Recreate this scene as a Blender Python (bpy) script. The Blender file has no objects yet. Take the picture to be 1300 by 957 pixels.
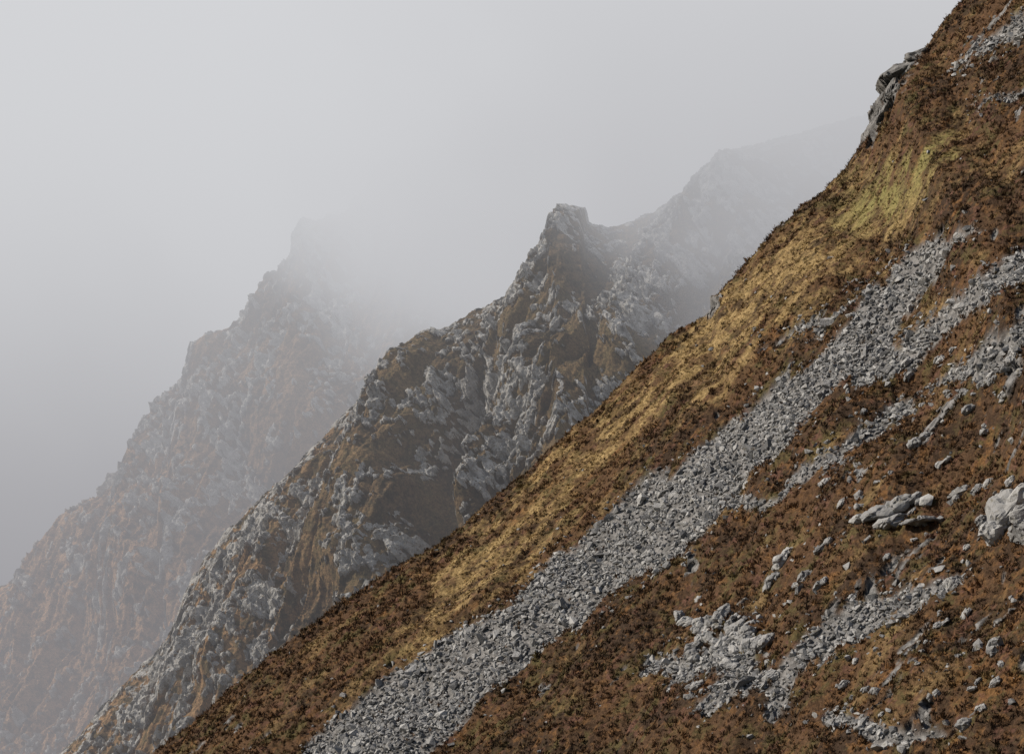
import bpy, bmesh, math, numpy as np
from mathutils import Vector
rng=np.random.default_rng(7)
# ---------------------------------------------------------------- survey
A=math.radians(10.0); CA,SA=math.cos(A),math.sin(A); F=100/36*1300
def P(px,py,Y):
    dx=(px-650)/F; dy=-(py-478.5)/F
    d=np.array([dx,CA-dy*SA,SA+dy*CA]); return d*(Y/d[1])
def chart(X,Y,Z):
    f=Y*CA+Z*SA; u=-Y*SA+Z*CA
    return 650+F*X/f, 478.5-F*u/f
# ---------------------------------------------------------------- noise
def hsh(i,j,s):
    n=(i.astype(np.int64)*374761393+j.astype(np.int64)*668265263+s*1442695)&0xffffffff
    n=((n^(n>>13))*1274126)&0xffffffff
    n=((n^(n>>15))*2246822)&0xffffffff
    return ((n^(n>>16))&0xffff)/65535.0
def noise(x,y,s=0):
    i=np.floor(x);j=np.floor(y);fx=x-i;fy=y-j
    i=i.astype(np.int64);j=j.astype(np.int64)
    u=fx*fx*fx*(fx*(fx*6-15)+10);v=fy*fy*fy*(fy*(fy*6-15)+10)
    def g(a,b):
        an=hsh(i+a,j+b,s)*2*np.pi
        return np.cos(an)*(fx-a)+np.sin(an)*(fy-b)
    n0=g(0,0)*(1-u)+g(1,0)*u; n1=g(0,1)*(1-u)+g(1,1)*u
    return (n0*(1-v)+n1*v)*1.5
def fbm(x,y,o=4,s=0,gain=.5):
    a=1;t=0;k=0
    for q in range(o):
        t=t+a*noise(x+q*17.3,y-q*9.1,s+q);k+=a;a*=gain;x=x*2.03;y=y*2.03
    return t/k*1.4
def sstep(a,b,x):
    t=np.clip((x-a)/(b-a),0,1);return t*t*(3-2*t)
def blocks(u,v,sc,s,ang=0.,asp=1.,tilt=1.0):
    c,sn=math.cos(ang),math.sin(ang)
    a=(u*c+v*sn)/sc/asp; b=(-u*sn+v*c)/sc
    i=np.floor(a).astype(np.int64);j=np.floor(b).astype(np.int64)
    d1=np.full(a.shape,9.);d2=np.full(a.shape,9.);h=np.zeros(a.shape);rr=np.zeros(a.shape)
    for di in(-1,0,1):
        for dj in(-1,0,1):
            I=i+di;J=j+dj
            ex=a-(I+hsh(I,J,s)); ey=b-(J+hsh(I,J,s+1))
            d=ex*ex+ey*ey
            r=hsh(I,J,s+2)
            hh=r+tilt*((hsh(I,J,s+3)-.5)*ex*2+(hsh(I,J,s+4)-.5)*ey*2)
            m=d<d1
            d2=np.where(m,d1,np.minimum(d2,d)); h=np.where(m,hh,h); rr=np.where(m,r,rr);d1=np.where(m,d,d1)
    return h*sc,(np.sqrt(d2)-np.sqrt(d1)),rr
def stroke(px,py,pts):
    best=np.full(px.shape,-1e9)
    for (x0,y0,r0),(x1,y1,r1) in zip(pts[:-1],pts[1:]):
        dx,dy=x1-x0,y1-y0;L=dx*dx+dy*dy
        t=np.clip(((px-x0)*dx+(py-y0)*dy)/L,0,1)
        d=np.hypot(px-x0-t*dx,py-y0-t*dy)
        best=np.maximum(best,(r0+(r1-r0)*t)-d)
    return best
# ---------------------------------------------------------------- mesh helpers
def grid_mesh(name,X,Y,Z,attrs,mat,smooth):
    n,m=X.shape
    me=bpy.data.meshes.new(name)
    me.vertices.add(n*m)
    me.vertices.foreach_set('co',np.stack([X,Y,Z],-1).astype(np.float32).ravel())
    idx=np.arange(n*m).reshape(n,m)
    q=np.stack([idx[:-1,:-1],idx[1:,:-1],idx[1:,1:],idx[:-1,1:]],-1).reshape(-1,4)
    me.loops.add(q.size);me.loops.foreach_set('vertex_index',q.ravel().astype(np.int32))
    me.polygons.add(len(q))
    me.polygons.foreach_set('loop_start',(np.arange(len(q))*4).astype(np.int32))
    me.polygons.foreach_set('loop_total',np.full(len(q),4,np.int32))
    me.polygons.foreach_set('use_smooth',np.full(len(q),smooth))
    me.update(calc_edges=True)
    for k,v in attrs.items():
        a=me.attributes.new(k,'FLOAT','POINT');a.data.foreach_set('value',v.astype(np.float32).ravel())
    me.materials.append(mat)
    ob=bpy.data.objects.new(name,me);bpy.context.collection.objects.link(ob);return ob
def tri_mesh(name,V,T,attrs,mat):
    me=bpy.data.meshes.new(name)
    me.vertices.add(len(V));me.vertices.foreach_set('co',V.astype(np.float32).ravel())
    me.loops.add(T.size);me.loops.foreach_set('vertex_index',T.ravel().astype(np.int32))
    me.polygons.add(len(T))
    me.polygons.foreach_set('loop_start',(np.arange(len(T))*3).astype(np.int32))
    me.polygons.foreach_set('loop_total',np.full(len(T),3,np.int32))
    me.polygons.foreach_set('use_smooth',np.zeros(len(T),bool))
    me.update(calc_edges=True)
    for k,v in attrs.items():
        a=me.attributes.new(k,'FLOAT','POINT');a.data.foreach_set('value',v.astype(np.float32))
    me.materials.append(mat)
    ob=bpy.data.objects.new(name,me);bpy.context.collection.objects.link(ob);return ob
# ---------------------------------------------------------------- node helper
class NT:
    def __init__(s,t): s.t=t;s.n=t.nodes;s.l=t.links
    def new(s,ty,**k):
        n=s.n.new(ty)
        for a,b in k.items(): setattr(n,a,b)
        return n
    def put(s,v,sock):
        if hasattr(v,'links'): s.l.new(v,sock)
        elif v is not None: sock.default_value=v
    def math(s,op,a,b=None,c=None,clamp=False):
        n=s.new('ShaderNodeMath',operation=op,use_clamp=clamp)
        for i,v in enumerate((a,b,c)):
            if v is not None: s.put(v,n.inputs[i])
        return n.outputs[0]
    def mapr(s,v,a,b,c=0.,d=1.,smooth=True):
        n=s.new('ShaderNodeMapRange',interpolation_type='SMOOTHSTEP' if smooth else 'LINEAR')
        for i,x in enumerate((v,a,b,c,d)): s.put(x,n.inputs[i])
        return n.outputs[0]
    def noise(s,vec,scale,detail=4,rough=.55):
        n=s.new('ShaderNodeTexNoise');s.put(vec,n.inputs['Vector'])
        n.inputs['Scale'].default_value=scale;n.inputs['Detail'].default_value=detail;n.inputs['Roughness'].default_value=rough
        return n.outputs['Fac']
    def mix(s,f,a,b):
        n=s.new('ShaderNodeMix',data_type='RGBA')
        s.put(f,n.inputs[0])
        for v,i in((a,6),(b,7)):
            if isinstance(v,tuple): v=(*v,1.)
            s.put(v,n.inputs[i])
        return n.outputs[2]
    def mul(s,col,f):
        n=s.new('ShaderNodeVectorMath',operation='SCALE');s.put(col,n.inputs[0]);s.put(f,n.inputs['Scale']);return n.outputs[0]
    def attr(s,name):
        return s.new('ShaderNodeAttribute',attribute_name=name).outputs['Fac']
    def pos(s): return s.new('ShaderNodeNewGeometry').outputs['Position']
def mat(name):
    m=bpy.data.materials.new(name);m.use_nodes=True;m.node_tree.nodes.clear();return m,NT(m.node_tree)
def finish(N,col,bumph,strength,dist,rough=.95):
    b=N.new('ShaderNodeBsdfPrincipled');N.put(col,b.inputs['Base Color']);b.inputs['Roughness'].default_value=rough
    b.inputs['Specular IOR Level'].default_value=.12
    if bumph is not None:
        bp=N.new('ShaderNodeBump');bp.inputs['Strength'].default_value=strength;bp.inputs['Distance'].default_value=dist
        N.put(bumph,bp.inputs['Height']);N.l.new(bp.outputs[0],b.inputs['Normal'])
    o=N.new('ShaderNodeOutputMaterial');N.l.new(b.outputs[0],o.inputs['Surface'])
def heath_colour(N,p):
    n2=N.noise(p,1.1,3,.65)
    h=N.mix(N.mapr(N.noise(p,.10,4),.4,.62),(.044,.029,.020),(.088,.052,.030))
    h=N.mix(N.mapr(n2,.48,.68),h,(.138,.076,.036))
    h=N.mix(N.mapr(N.noise(p,.32,4,.72),.5,.66),h,(.086,.070,.032))
    h=N.mix(N.mapr(N.noise(p,.6,3,.7),.55,.68),h,(.108,.058,.042))
    g=N.mix(N.mapr(n2,.35,.65),(.18,.124,.054),(.33,.24,.118))
    g=N.mix(N.math('MULTIPLY',N.attr('green'),.8),g,(.205,.195,.075))
    f=N.math('MULTIPLY',N.attr('grass'),N.mapr(N.noise(p,.38,5,.72),.40,.56,.12,1.))
    col=N.mix(f,h,g)
    return N.mix(N.math('MULTIPLY',N.attr('rust'),N.mapr(n2,.4,.6)),col,(.17,.088,.036)),n2
m_hill,N=mat('heather_hillside')
p=N.pos()
col,n2=heath_colour(N,p);n3=N.noise(p,3.6,3,.75)
col=N.mul(col,N.mapr(n3,.32,.68,.6,1.3))
rk=N.mix(N.mapr(n2,.3,.7),(.07,.07,.072),(.25,.25,.255))
col=N.mix(N.attr('rock'),col,rk)
finish(N,col,n3,.7,.35)
m_tuft,N=mat('heather_tufts')
p=N.pos();col,n2=heath_colour(N,p)
col=N.mul(col,N.mapr(N.attr('tone'),0.,1.,.75,1.5))
finish(N,col,None,0,0)
m_stone,N=mat('quartzite_stone')
p=N.pos();t=N.attr('tone')
c=N.mix(t,(.118,.122,.132),(.385,.39,.40))
c=N.mix(N.mapr(N.noise(p,1.8,4,.7),.53,.72),c,(.17,.16,.135))
c=N.mix(N.mapr(N.noise(p,5.,3,.7),.60,.72),c,(.44,.44,.43))
finish(N,c,N.noise(p,3.0,4,.75),.8,.2)
def crag(name,tan,veg1,veg2):
    m,N=mat(name);p=N.pos()
    a=N.noise(p,.05,4,.6);b=N.noise(p,.35,4,.65);d=N.noise(p,1.3,4,.75)
    veg=N.mix(N.mapr(a,.4,.6),veg1,veg2)
    veg=N.mix(N.math('MULTIPLY',N.mapr(b,.40,.58),N.attr('tan')),veg,tan)
    veg=N.mul(veg,N.mapr(d,.3,.7,.55,1.5))
    r=N.mix(N.mapr(b,.36,.62),(.25,.25,.25),(.50,.50,.495))
    r=N.mix(N.mapr(d,.52,.65),r,(.17,.145,.11))
    c=N.mix(N.mapr(N.math('ADD',N.attr('rock'),N.math('MULTIPLY',N.math('SUBTRACT',d,.5),1.9)),.38,.60),veg,r)
    finish(N,c,d,.9,.8)
    return m
m_mid=crag('crag_rock_and_heath',(.29,.185,.10),(.062,.050,.032),(.130,.100,.052))
m_far=crag('far_crag',(.40,.25,.145),(.075,.056,.04),(.18,.12,.072))
# ================================================================= HILLSIDE
crest=[(-200,1330),(60,1080),(200,957),(250,915),(310,862),(350,830),(390,800),(440,765),(500,725),(560,690),(620,640),(680,590),(700,570),(750,530),(800,480),(850,430),(893,402),(905,380),(940,345),(975,305),(1000,280),(1020,262),(1045,245),(1070,220),(1093,185),(1103,158),(1113,130),(1122,102),(1150,75),(1170,68),(1195,35),(1225,0),(1300,-90),(1420,-215),(1600,-380)]
C=np.array([P(a,b,330.) for a,b in crest])
xs=np.arange(-58,76,.13)
ws=np.concatenate([np.arange(-70,-6,2.),np.arange(-6,142,.2),np.arange(142,230,2.)])
U,W=np.meshgrid(xs,ws,indexing='ij')
zc=np.interp(U,C[:,0],C[:,2])
g=.8*np.sqrt(W*W+9)-.2*W
wt=np.linspace(-10,10,400);g0=(.8*np.sqrt(wt*wt+9)-.2*wt-.17*wt).min()
X=U.copy();Y=330-W;Z=zc-(g-g0)
aw=sstep(2,40,np.abs(W))
Z+=aw*3.4*fbm(U/22,W/18,3,3)
pxx,pyy=chart(X,Y,Z)
wx=pxx+16*fbm(U/7,W/7,3,40); wy=pyy+16*fbm(U/7,W/7,3,50)
main=[(1240,293,4),(1195,318,12),(1145,362,26),(1105,425,28),(1050,480,30),(1000,520,32),(940,568,34),(890,622,46),(820,680,46),(740,740,40),(670,800,40),(590,850,46),(520,905,52),(440,975,56)]
strokes=[main,
 [(1110,372,8),(1050,402,7),(1010,425,6),(970,441,4)],
 [(1310,335,15),(1250,368,17),(1200,402,17),(1150,442,16),(1095,475,20)],
 [(925,640,13),(985,628,11),(1040,585,14),(1100,550,14),(1150,515,15)],
 [(1190,495,10),(1240,470,20),(1290,420,18),(1320,395,14)],
 [(1222,738,10),(1160,762,17),(1100,790,24),(1045,815,22),(1000,850,20),(985,900,16)],
 [(760,765,12),(735,802,9)],
 [(1310,30,18),(1260,60,16),(1212,94,6)],
 [(1310,122,12),(1245,135,8)],
 [(835,850,18),(880,850,20),(930,820,26),(950,860,26),(900,900,20)],
 [(1060,905,14),(1120,930,20),(1200,940,10)]]
f22=9*np.abs(fbm(U/2.2,W/2.2,3,77))
f23=5*fbm(U/1.3,W/1.3,3,78)
sc=np.full(U.shape,-1e9)
for i,s in enumerate(strokes):
    sc=np.maximum(sc,stroke(wx,wy,s)+f23-(0 if i in(0,1,2) else 2)-(0 if i in (0,) else f22))
scree=sstep(-3,4,sc)
gr=stroke(pxx+30*fbm(U/10,W/8,3,90),pyy+30*fbm(U/10,W/8,3,91),
  [(1215,180,6),(1170,215,24),(1115,262,36),(1050,318,30),(975,362,34),(905,435,38),(850,480,26),(780,550,12),(715,620,22),(650,690,24),(590,755,28),(520,830,14)])
grass=sstep(-30,26,gr+66*fbm(U/7.,W/2.8,5,12,.62))*(1-scree)
gr2=stroke(pxx,pyy,[(1240,380,10),(1180,400,14),(1130,450,8)])
grass=np.maximum(grass,sstep(-10,10,gr2+14*fbm(U/4,W/2,3,13))*(1-scree)*.6)
gr3=sstep(.2,.55,fbm(U/9,W/6,5,14))*.45*(1-scree)
grass=np.maximum(grass,gr3)
green=sstep(-30,25,stroke(pxx,pyy,[(1200,190,16),(1110,255,26),(1070,290,8)])+20*fbm(U/4,W/4,3,19))
rust=sstep(.2,.55,fbm(U/5,W/4,4,15)+.4*sstep(950,1250,pxx)*sstep(500,650,pyy)-.2)*(1-scree)*.7
cr=stroke(pxx,pyy,[(1168,66,9),(1135,92,15),(1118,130,14),(1100,172,12)])
crk=sstep(-3,3,cr+12*fbm(U/1.6,W/1.6,3,18))
cr2=np.maximum(stroke(pxx,pyy,[(905,385,9),(897,396,9)]),stroke(pxx,pyy,[(1012,262,5),(990,285,5)]))
crk=np.maximum(crk,sstep(-2,3,cr2+6*fbm(U/1.2,W/1.2,2,19)))
oc=fbm(U/7,W/5,3,140)+.35*fbm(U/1.4,W/1.4,2,141)
upper=sstep(1050,1250,pxx)*sstep(420,60,pyy)
rgt=sstep(1000,1200,pxx)*sstep(380,520,pyy)
clear=sstep(-30,0,stroke(pxx,pyy,[(1215,140,45),(1170,215,45),(1080,290,40),(900,430,50),(700,630,50),(560,800,50)]))
poke=sstep(.50,.60,oc-.16-.5*clear+.20*upper+.26*rgt)*(1-scree)
crk=np.maximum(crk,poke)
lump=np.abs(noise(U/.95,W/1.4,21))*1.0+np.abs(noise(U/.45,W/.6,22))*.5
Z+=(1-scree)*(1-crk)*((.66-.42*grass)*lump*.72+.6*fbm(U/4.2,W/4.,3,23))
Z+=.07*rng.random(U.shape)*(1-crk)*(1-.4*grass)
Z-=scree*.25
b1,e1,_=blocks(U,Z,1.7,60,.6,1.6,1.4);b2,e2,_=blocks(U,Z,.7,70,.5,1.3,1.4)
crb=crk*np.where(poke>.01,.45,1.)
Y=Y-crb*(b1*.9+b2*.6-1.2-.5*sstep(.12,0,e1)); Z+=crb*.35*b2
X-=crb*(b1*.6-.5)
rock=np.clip(scree*.95+crk,0,1)
hill=grid_mesh('hillside',X,Y,Z,{'grass':grass,'green':green,'rust':rust,'rock':rock},m_hill,True)
# ---------------------------------------------------------------- stones
def proto(seed,k=11,flat=.62):
    r=np.random.default_rng(seed)
    v=r.normal(size=(k,3));v/=np.linalg.norm(v,axis=1)[:,None];v*=r.uniform(.8,1.15,(k,1))
    v*=np.array([1.2,.85,flat])
    bm=bmesh.new()
    for q in v: bm.verts.new(q)
    bmesh.ops.convex_hull(bm,input=bm.verts)
    loose=[q for q in bm.verts if not q.link_faces]
    bmesh.ops.delete(bm,geom=loose,context='VERTS')
    bmesh.ops.triangulate(bm,faces=bm.faces);bmesh.ops.recalc_face_normals(bm,faces=bm.faces)
    bm.verts.index_update()
    V=np.array([q.co[:] for q in bm.verts]);T=np.array([[q.index for q in f.verts] for f in bm.faces]);bm.free()
    return V,T
protos=[proto(100+i,9+i%5,.5+.06*(i%5)) for i in range(16)]
def rotm(n,r,tilt=.7):
    a=r.uniform(0,2*np.pi,n);b=r.normal(0,tilt,n);c=r.normal(0,tilt,n)
    ca,sa,cb,sb,cc,sn=np.cos(a),np.sin(a),np.cos(b),np.sin(b),np.cos(c),np.sin(c);o=np.zeros(n);l=np.ones(n)
    Rz=np.stack([ca,-sa,o,sa,ca,o,o,o,l],-1).reshape(n,3,3)
    Rx=np.stack([l,o,o,o,cb,-sb,o,sb,cb],-1).reshape(n,3,3)
    Ry=np.stack([cc,o,sn,o,l,o,-sn,o,cc],-1).reshape(n,3,3)
    return Ry@Rx@Rz
def scatter(name,pos,size,r,tilt,pr,mt,extra={}):
    k=r.integers(0,len(pr),len(pos));Vs=[];Ts=[];To=[];off=0;E={q:[] for q in extra}
    tone=r.uniform(0,1,len(pos))
    for i in range(len(pr)):
        s=np.where(k==i)[0]
        if not len(s):continue
        V,T=pr[i];R=rotm(len(s),r,tilt)
        v=np.einsum('nij,vj->nvi',R,V)*size[s][:,None,None]+pos[s][:,None,:]
        Vs.append(v.reshape(-1,3));Ts.append((T[None]+off+(np.arange(len(s))*len(V))[:,None,None]).reshape(-1,3))
        To.append(np.repeat(tone[s],len(V)));off+=v.shape[0]*v.shape[1]
        for q in extra:E[q].append(np.repeat(extra[q][s],len(V)))
    at_={'tone':np.concatenate(To)}
    for q in E: at_[q]=np.concatenate(E[q])
    return tri_mesh(name,np.concatenate(Vs),np.concatenate(Ts),at_,mt)
lo=np.searchsorted(ws,-2);hi=np.searchsorted(ws,142)
def cand(nc):
    ix=rng.integers(0,len(xs),nc);iw=rng.integers(lo,hi,nc)
    px_,py_=chart(X[ix,iw],Y[ix,iw],Z[ix,iw])
    return ix,iw,px_,py_,(px_>-40)&(px_<1400)&(py_>-60)&(py_<1050)
nc=600000
ix,iw,px_,py_,vis=cand(nc)
pm=scree[ix,iw]
clump=sstep(.1,.6,fbm(U[ix,iw]/5,W[ix,iw]/3,3,31))
rs=sstep(-60,60,stroke(px_,py_,[(1300,560,190),(1180,700,190),(1000,830,120)]))
prob=pm*.42+(1-pm)*(.0008+.030*clump*rs+.005*rs+.05*sstep(-22,0,sc[ix,iw]))
acc=vis&(rng.random(nc)<prob)
ix,iw=ix[acc],iw[acc]
pos=np.stack([X[ix,iw],Y[ix,iw],Z[ix,iw]],-1);pos[:,:2]+=rng.uniform(-.1,.1,(len(ix),2))
size=np.clip(rng.lognormal(-1.6,.46,len(ix)),.10,.9)
pos[:,2]+=size*.15+scree[ix,iw]*rng.uniform(-.05,.25,len(ix))
print('stones',len(pos))
scatter('scree',pos,size,rng,.6,protos,m_stone)
def tuft(seed):
    r=np.random.default_rng(seed);V=[];T=[]
    for k in range(11):
        a=r.uniform(0,2*math.pi);l=r.uniform(.6,1.1);sp=r.uniform(.2,1.);w=r.uniform(.06,.13)
        bx,by=r.uniform(-.45,.45,2)
        tip=np.array([bx+math.cos(a)*sp*l,by+math.sin(a)*sp*l,l*(.85-.45*sp)])
        b=a+r.uniform(1,2)
        s=np.array([math.cos(b)*w,math.sin(b)*w,0])
        V+= [np.array([bx,by,-.1])-s,np.array([bx,by,-.1])+s,tip+s*.9,tip-s*.9+np.array([0,0,.1])];n=len(V)-4
        T+=[[n,n+1,n+2],[n,n+2,n+3]]
    return np.array(V),np.array(T)
tprot=[tuft(i) for i in range(8)]
ix,iw,px_,py_,vis=cand(190000)
dn=.35+.65*sstep(-.2,.3,fbm(U[ix,iw]/2.,W[ix,iw]/2.5,3,61))
acc=vis&(rng.random(len(ix))<(1-rock[ix,iw])*dn)
ix,iw=ix[acc],iw[acc]
pos=np.stack([X[ix,iw],Y[ix,iw],Z[ix,iw]],-1);pos[:,:2]+=rng.uniform(-.06,.06,(len(ix),2))
size=np.clip(rng.lognormal(-1.2,.34,len(ix)),.14,.55)*(1-.4*grass[ix,iw])
print('tufts',len(pos))
scatter('heather',pos,size,rng,.25,tprot,m_tuft,{'grass':grass[ix,iw],'green':green[ix,iw],'rust':rust[ix,iw]})
# boulders and outcrops
fpx=np.where(W>0,pxx,1e9)
def at(px,py):
    k=np.argmin((fpx-px)**2+(pyy-py)**2);i,j=np.unravel_index(k,X.shape)
    return np.array([X[i,j],Y[i,j],Z[i,j]])
def slab(seed,sx,sy,sz):
    V,T=proto(seed,26,1.)
    bm=bmesh.new();vs=[bm.verts.new(q*np.array([sx/1.2,sy/.85,sz])) for q in V]
    for t in T: bm.faces.new([vs[i] for i in t])
    bmesh.ops.subdivide_edges(bm,edges=bm.edges,cuts=4,use_grid_fill=True)
    bmesh.ops.triangulate(bm,faces=bm.faces);bm.verts.index_update();bm.normal_update()
    V=np.array([q.co[:] for q in bm.verts]);Nn=np.array([q.normal[:] for q in bm.verts]);T=np.array([[q.index for q in f.verts] for f in bm.faces]);bm.free()
    h,e,_=blocks(V[:,0]+V[:,1]*.5,V[:,2]*1.+V[:,1]*.6,.5,seed,.5,1.8)
    d=fbm(V[:,0]*2.5+V[:,2]*2,V[:,1]*2.5-V[:,2]*1.7,3,seed)*.06+h*.30-.12*sstep(.13,0,e)
    return V+Nn*d[:,None],T
def outcrop(name,items,seed):
    r=np.random.default_rng(seed);Vs=[];Ts=[];To=[];off=0
    for k,(px,py,a,b,rot) in enumerate(items):
        c=at(px,py);s=c[1]/F*1.1
        V,T=slab(seed*31+k,1,.8,b/a)
        V=V*(a*s);t=math.radians(rot)
        x=V[:,0]*math.cos(t)-V[:,2]*math.sin(t);z=V[:,0]*math.sin(t)+V[:,2]*math.cos(t)
        V=np.stack([x,V[:,1],z],-1)+c+np.array([0,-.25*b*s,.25*b*s])
        Vs.append(V);Ts.append(T+off);off+=len(V);To.append(np.full(len(V),r.uniform(.35,.95)))
    return tri_mesh(name,np.concatenate(Vs),np.concatenate(Ts),{'tone':np.concatenate(To)},m_stone)
outcrop('rock_outcrop',[(1276,662,27,22,30),(1262,688,18,15,20),(1296,692,18,13,0),(1300,634,20,14,30),(1248,672,11,9,0),(1282,640,17,10,20),(1304,665,20,18,0)],1)
outcrop('rock_outcrop',[(1118,655,26,9,14),(1142,646,20,8,30),(1096,664,15,6,5),(1168,668,26,4,5),(1125,672,17,6,10),(1160,636,11,6,40),(1140,662,20,7,12)],2)
outcrop('rock_outcrop',[(1220,632,16,7,25),(1243,628,12,6,40),(1256,618,8,5,20)],3)
outcrop('rock_outcrop',[(992,718,14,9,40),(975,745,13,5,50),(1000,705,10,5,30),(1022,742,10,8,20),(1042,744,13,4,45),(985,735,9,5,20),(1012,748,8,5,0)],4)
cl=[(rng.normal(925,28),rng.normal(815,18),rng.uniform(7,14),rng.uniform(5,9),rng.uniform(-20,60)) for _ in range(38)]
outcrop('rock_outcrop',cl,5)
outcrop('boulder',[(1264,832,15,12,20)],6)
outcrop('boulder',[(1210,742,11,10,30)],7)
outcrop('boulder',[(1162,565,10,8,0)],8)
outcrop('boulder',[(888,765,7,5,0)],9)
outcrop('rock_outcrop',[(rng.uniform(1090,1295),rng.uniform(440,560),rng.uniform(4,9),rng.uniform(3,6),rng.uniform(0,50)) for _ in range(40)],10)
outcrop('rock_outcrop',[(rng.uniform(1040,1295),rng.uniform(590,920),rng.uniform(3,10),rng.uniform(2,6),rng.uniform(0,50)) for _ in range(50)],12)
outcrop('boulder',[(1228,922,14,9,15)],11)
# ================================================================= RIDGES
def ridge(name,crest,Yc,slope,x0,x1,dx,w1,dw,mat_,ribs,rockst,tanf,seed,amp,bs,thr):
    C=np.array([P(a,b,Yc) for a,b in crest]);C=C[np.argsort(C[:,0])]
    xs=np.arange(x0,x1,dx);ws=np.concatenate([np.arange(-90,-6,4.),np.arange(-6,w1,dw),np.arange(w1,w1+260,8.)])
    U,W=np.meshgrid(xs,ws,indexing='ij')
    zc=np.interp(U,C[:,0],C[:,2])
    k=(slope+1.0)/2;q=(slope-1.0)/2
    f=lambda w:k*np.sqrt(w*w+9)+q*w
    wt=np.linspace(-10,10,400);g0=(f(wt)-.2*wt).min()
    X=U.copy();Y=Yc-W;Z=zc-(f(W)-g0)
    px,py=chart(X,Y,Z)
    n=np.array([-.75,-slope,1.]);n/=np.linalg.norm(n)
    aw=sstep(0,18,np.abs(W))
    D=amp*fbm(U/45,W/40,3,seed)*aw
    wa=fbm(U/16,W/16,3,seed+5);wb=fbm(U/16,W/16,3,seed+6)
    wxp=px+14*wa;wyp=py+14*wb
    for pts,h in ribs:
        s=stroke(wxp,wyp,[(a,b,0) for a,b,c in pts]);wd=np.mean([c for a,b,c in pts])
        D+=h*np.exp(-(s/wd)**2)*sstep(-3,12,W)
    c,s_=math.cos(.75),math.sin(.75)
    a=U*c-W*s_;b=U*s_+W*c
    D+=aw*amp*.7*(1-2*np.abs(fbm(a/60,b/13,4,seed+9)))
    # outcrops are made of whole joint blocks, so their edges are broken and angular
    uu=U+.5*wa;vv=W*1.1-.35*U+.5*wb
    h1,e1,r1=blocks(uu,vv,bs*1.9,seed+20,.75,1.5,.9);h2,e2,r2=blocks(uu,vv,bs*.8,seed+30,.65,1.6,1.1);h3,e3,r3=blocks(uu,vv,bs*.34,seed+40,-.5,1.6,1.2)
    rm=.9*fbm(U/13,W/9,4,seed+11,.6)+.3*fbm(a/3,b/8,3,seed+12)
    for pts,wgt in rockst:
        rm=rm+wgt*sstep(-34,18,stroke(wxp,wyp,pts))
    rc=rm+.30*(r1-.5)+.60*(r2-.5)+.62*(r3-.5)
    rk=sstep(thr-.02,thr+.05,rc)
    base=sstep(thr-.25,thr+.3,rm)
    D+=(.3+.7*base)*(.42*h1+.32*h2-.3*bs)*(.4+.6*aw)
    D+=rk*(.32*h2+.75*h3-.18*bs*sstep(.12,0,e2)-.10*bs*sstep(.14,0,e3))*(.4+.6*aw)
    D+=(1-rk)*(.45*fbm(U/3,W/3,3,seed+50)+.5*np.abs(noise(U/1.3,W/1.3,seed+51))-.2)
    X=X+n[0]*D;Y=Y+n[1]*D;Z=Z+n[2]*D
    return grid_mesh(name,X,Y,Z,{'rock':rk,'tan':tanf(px,py)},mat_,False)
mid=[(-120,1160),(0,1040),(80,957),(160,866),(200,830),(225,790),(240,745),(265,705),(300,665),(340,625),(385,585),(430,535),(480,488),(490,478),(515,455),(545,430),(575,415),(600,395),(625,388),(645,380),(662,362),(680,335),(690,318),(705,300),(711,285),(715,270),(725,266),(746,268),(750,287),(775,290),(800,283),(830,270),(870,245),(900,225),(930,195),(960,185),(1050,160),(1200,120),(1500,0)]
ridge('mountain_ridge',mid,700.,1.15,-140,110,.25,146,.28,m_mid,
  [([(545,440,34),(505,520,34),(480,610,34),(440,720,34)],9.),
   ([(735,290,26),(690,360,26),(660,430,26)],6.),
   ([(690,470,30),(640,540,30),(600,640,30)],7.),
   ([(930,230,40),(850,360,40),(800,460,40)],7.),
   ([(600,520,30),(565,600,30),(530,720,30)],-12.),
   ([(420,600,20),(330,720,20),(280,850,20)],5.)],
  [([(560,440,30),(440,550,45),(350,660,50),(250,810,60),(150,950,60)],.25),
   ([(735,275,16),(700,320,18),(655,390,18)],.45),
   ([(680,490,30),(620,560,34),(630,620,30)],.27),
   ([(950,270,40),(850,360,40),(800,450,30)],.30),
   ([(690,430,30),(780,470,26)],-.35),([(580,560,16),(550,660,20)],-.3)],
  lambda px,py:np.clip(.3+sstep(560,250,px+.2*(py-600))*.9,0,1),200,5.,2.2,.20)
far=[(-260,980),(-100,830),(0,745),(25,735),(50,710),(90,665),(140,622),(172,585),(190,560),(205,515),(222,500),(268,468),(272,440),(300,412),(330,390),(365,372),(400,338),(425,305),(445,288),(470,272),(498,256),(512,225),(530,200),(550,172),(580,146),(640,135),(700,150),(760,190),(850,200),(1000,180),(1300,100)]
ridge('mountain_ridge',far,1060.,1.2,-270,90,.45,210,.5,m_far,
  [([(400,350,50),(330,480,50),(260,620,50),(200,760,50)],13.),
   ([(270,470,36),(190,620,36),(120,760,36)],9.),
   ([(500,270,50),(430,420,50),(380,560,50)],14.),
   ([(90,680,36),(40,800,36)],8.)],
  [([(430,330,50),(370,450,55),(300,560,60),(230,680,50)],.15),([(220,520,20),(150,640,20)],.1),([(100,700,60),(60,850,80)],-.06)],
  lambda px,py:np.clip(.45+sstep(340,140,px)*.8*sstep(520,660,py),0,1),500,8.,3.2,.27)
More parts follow.
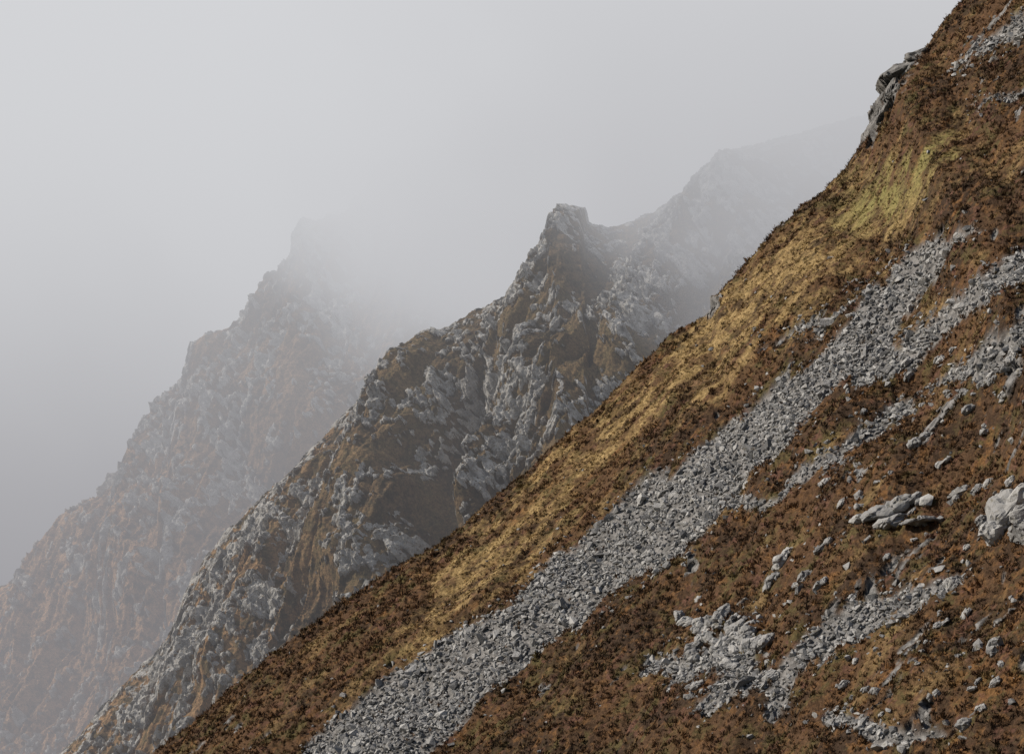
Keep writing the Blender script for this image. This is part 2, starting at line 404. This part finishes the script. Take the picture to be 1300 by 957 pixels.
# ground
bm=bmesh.new();S=5000
vs=[bm.verts.new(v) for v in((-S,-S,-2),(S,-S,-2),(S,S,-2),(-S,S,-2))];bm.faces.new(vs)
me=bpy.data.meshes.new('ground');bm.to_mesh(me);bm.free()
m_g,N=mat('moorland_ground');p=N.pos()
finish(N,N.mix(N.noise(p,.05,6),(.05,.045,.02),(.11,.075,.03)),N.noise(p,1.,5),.6,.3);me.materials.append(m_g)
bpy.context.collection.objects.link(bpy.data.objects.new('ground',me))
# ================================================================= FOG
m_f,N=mat('mountain_fog')
pos_=N.new('ShaderNodeTexCoord').outputs['Object']
sp=N.new('ShaderNodeSeparateXYZ');N.l.new(pos_,sp.inputs[0]);x,y,z=sp.outputs
q=N.math('ADD',z,N.math('MULTIPLY',x,1.3))
q=N.math('ADD',q,N.math('MULTIPLY',N.math('SUBTRACT',y,700.),.2))
nn=N.noise(pos_,.017,2,.55)
q=N.math('ADD',q,N.math('MULTIPLY',N.math('SUBTRACT',nn,.5),165.))
d=N.math('ADD',N.mapr(q,136.,224.,.0013,.023),N.mapr(y,740.,860.,0.,.0013))
c=N.mix(N.mapr(z,60.,250.),(.37,.365,.385),(.66,.668,.69))  # glow colour of the fog, set brighter with height
ab=N.new('ShaderNodeVolumeAbsorption');ab.inputs['Color'].default_value=(0,0,0,1);N.l.new(d,ab.inputs['Density'])
em=N.new('ShaderNodeEmission');N.l.new(c,em.inputs['Color']);N.l.new(d,em.inputs['Strength'])  # fog glows by itself, standing in for light scattered inside it
ad=N.new('ShaderNodeAddShader');N.l.new(ab.outputs[0],ad.inputs[0]);N.l.new(em.outputs[0],ad.inputs[1])
o=N.new('ShaderNodeOutputMaterial');N.l.new(ad.outputs[0],o.inputs['Volume'])
m_f.cycles.volume_step_rate=.9
bm=bmesh.new();bmesh.ops.create_cube(bm,size=1)
for v in bm.verts: v.co=Vector((v.co.x*600-40,v.co.y*670+885,v.co.z*400+170))
me=bpy.data.meshes.new('fog');bm.to_mesh(me);bm.free();me.materials.append(m_f)
bpy.context.collection.objects.link(bpy.data.objects.new('fog',me))
# ================================================================= WORLD, SUN, CAMERA
sd=Vector((-.80,-.12,.57)).normalized();EL=math.asin(sd.z);AZ=math.atan2(sd.x,sd.y)
w=bpy.data.worlds.new('World');bpy.context.scene.world=w;w.use_nodes=True;w.node_tree.nodes.clear();N=NT(w.node_tree)
sky=N.new('ShaderNodeTexSky',sky_type='NISHITA',sun_disc=False);sky.sun_elevation=EL;sky.sun_rotation=AZ
b1_=N.new('ShaderNodeBackground');N.l.new(sky.outputs[0],b1_.inputs[0]);b1_.inputs[1].default_value=.065
tc=N.new('ShaderNodeTexCoord').outputs['Generated']
sp=N.new('ShaderNodeSeparateXYZ');N.l.new(tc,sp.inputs[0]);x,y,z=sp.outputs
zz=N.math('ADD',z,N.math('MULTIPLY',N.math('SUBTRACT',N.noise(tc,6.,4,.5),.5),.14))
zz=N.math('ADD',zz,N.math('MULTIPLY',x,.10))
cc=N.mix(N.mapr(zz,.05,.245),(.235,.23,.25),(.665,.672,.69))
b2_=N.new('ShaderNodeBackground');N.l.new(cc,b2_.inputs[0])
fac=N.math('MULTIPLY',N.mapr(y,-.1,.5),N.mapr(z,.85,.4))
mx=N.new('ShaderNodeMixShader');N.l.new(fac,mx.inputs[0]);N.l.new(b1_.outputs[0],mx.inputs[1]);N.l.new(b2_.outputs[0],mx.inputs[2])
o=N.new('ShaderNodeOutputWorld');N.l.new(mx.outputs[0],o.inputs[0])
L=bpy.data.lights.new('sun','SUN');L.energy=5.0;L.angle=math.radians(.5);L.color=(1,.89,.74)
so=bpy.data.objects.new('sun',L);bpy.context.collection.objects.link(so);so.rotation_euler=sd.to_track_quat('Z','Y').to_euler()
cam=bpy.data.cameras.new('camera');co=bpy.data.objects.new('camera',cam);bpy.context.collection.objects.link(co)
cam.lens=100;cam.sensor_width=36;cam.clip_start=1;cam.clip_end=12000
co.rotation_euler=(math.radians(100),0,0)
s=bpy.context.scene;s.camera=co
s.view_settings.view_transform='Standard';s.view_settings.look='None';s.view_settings.exposure=0
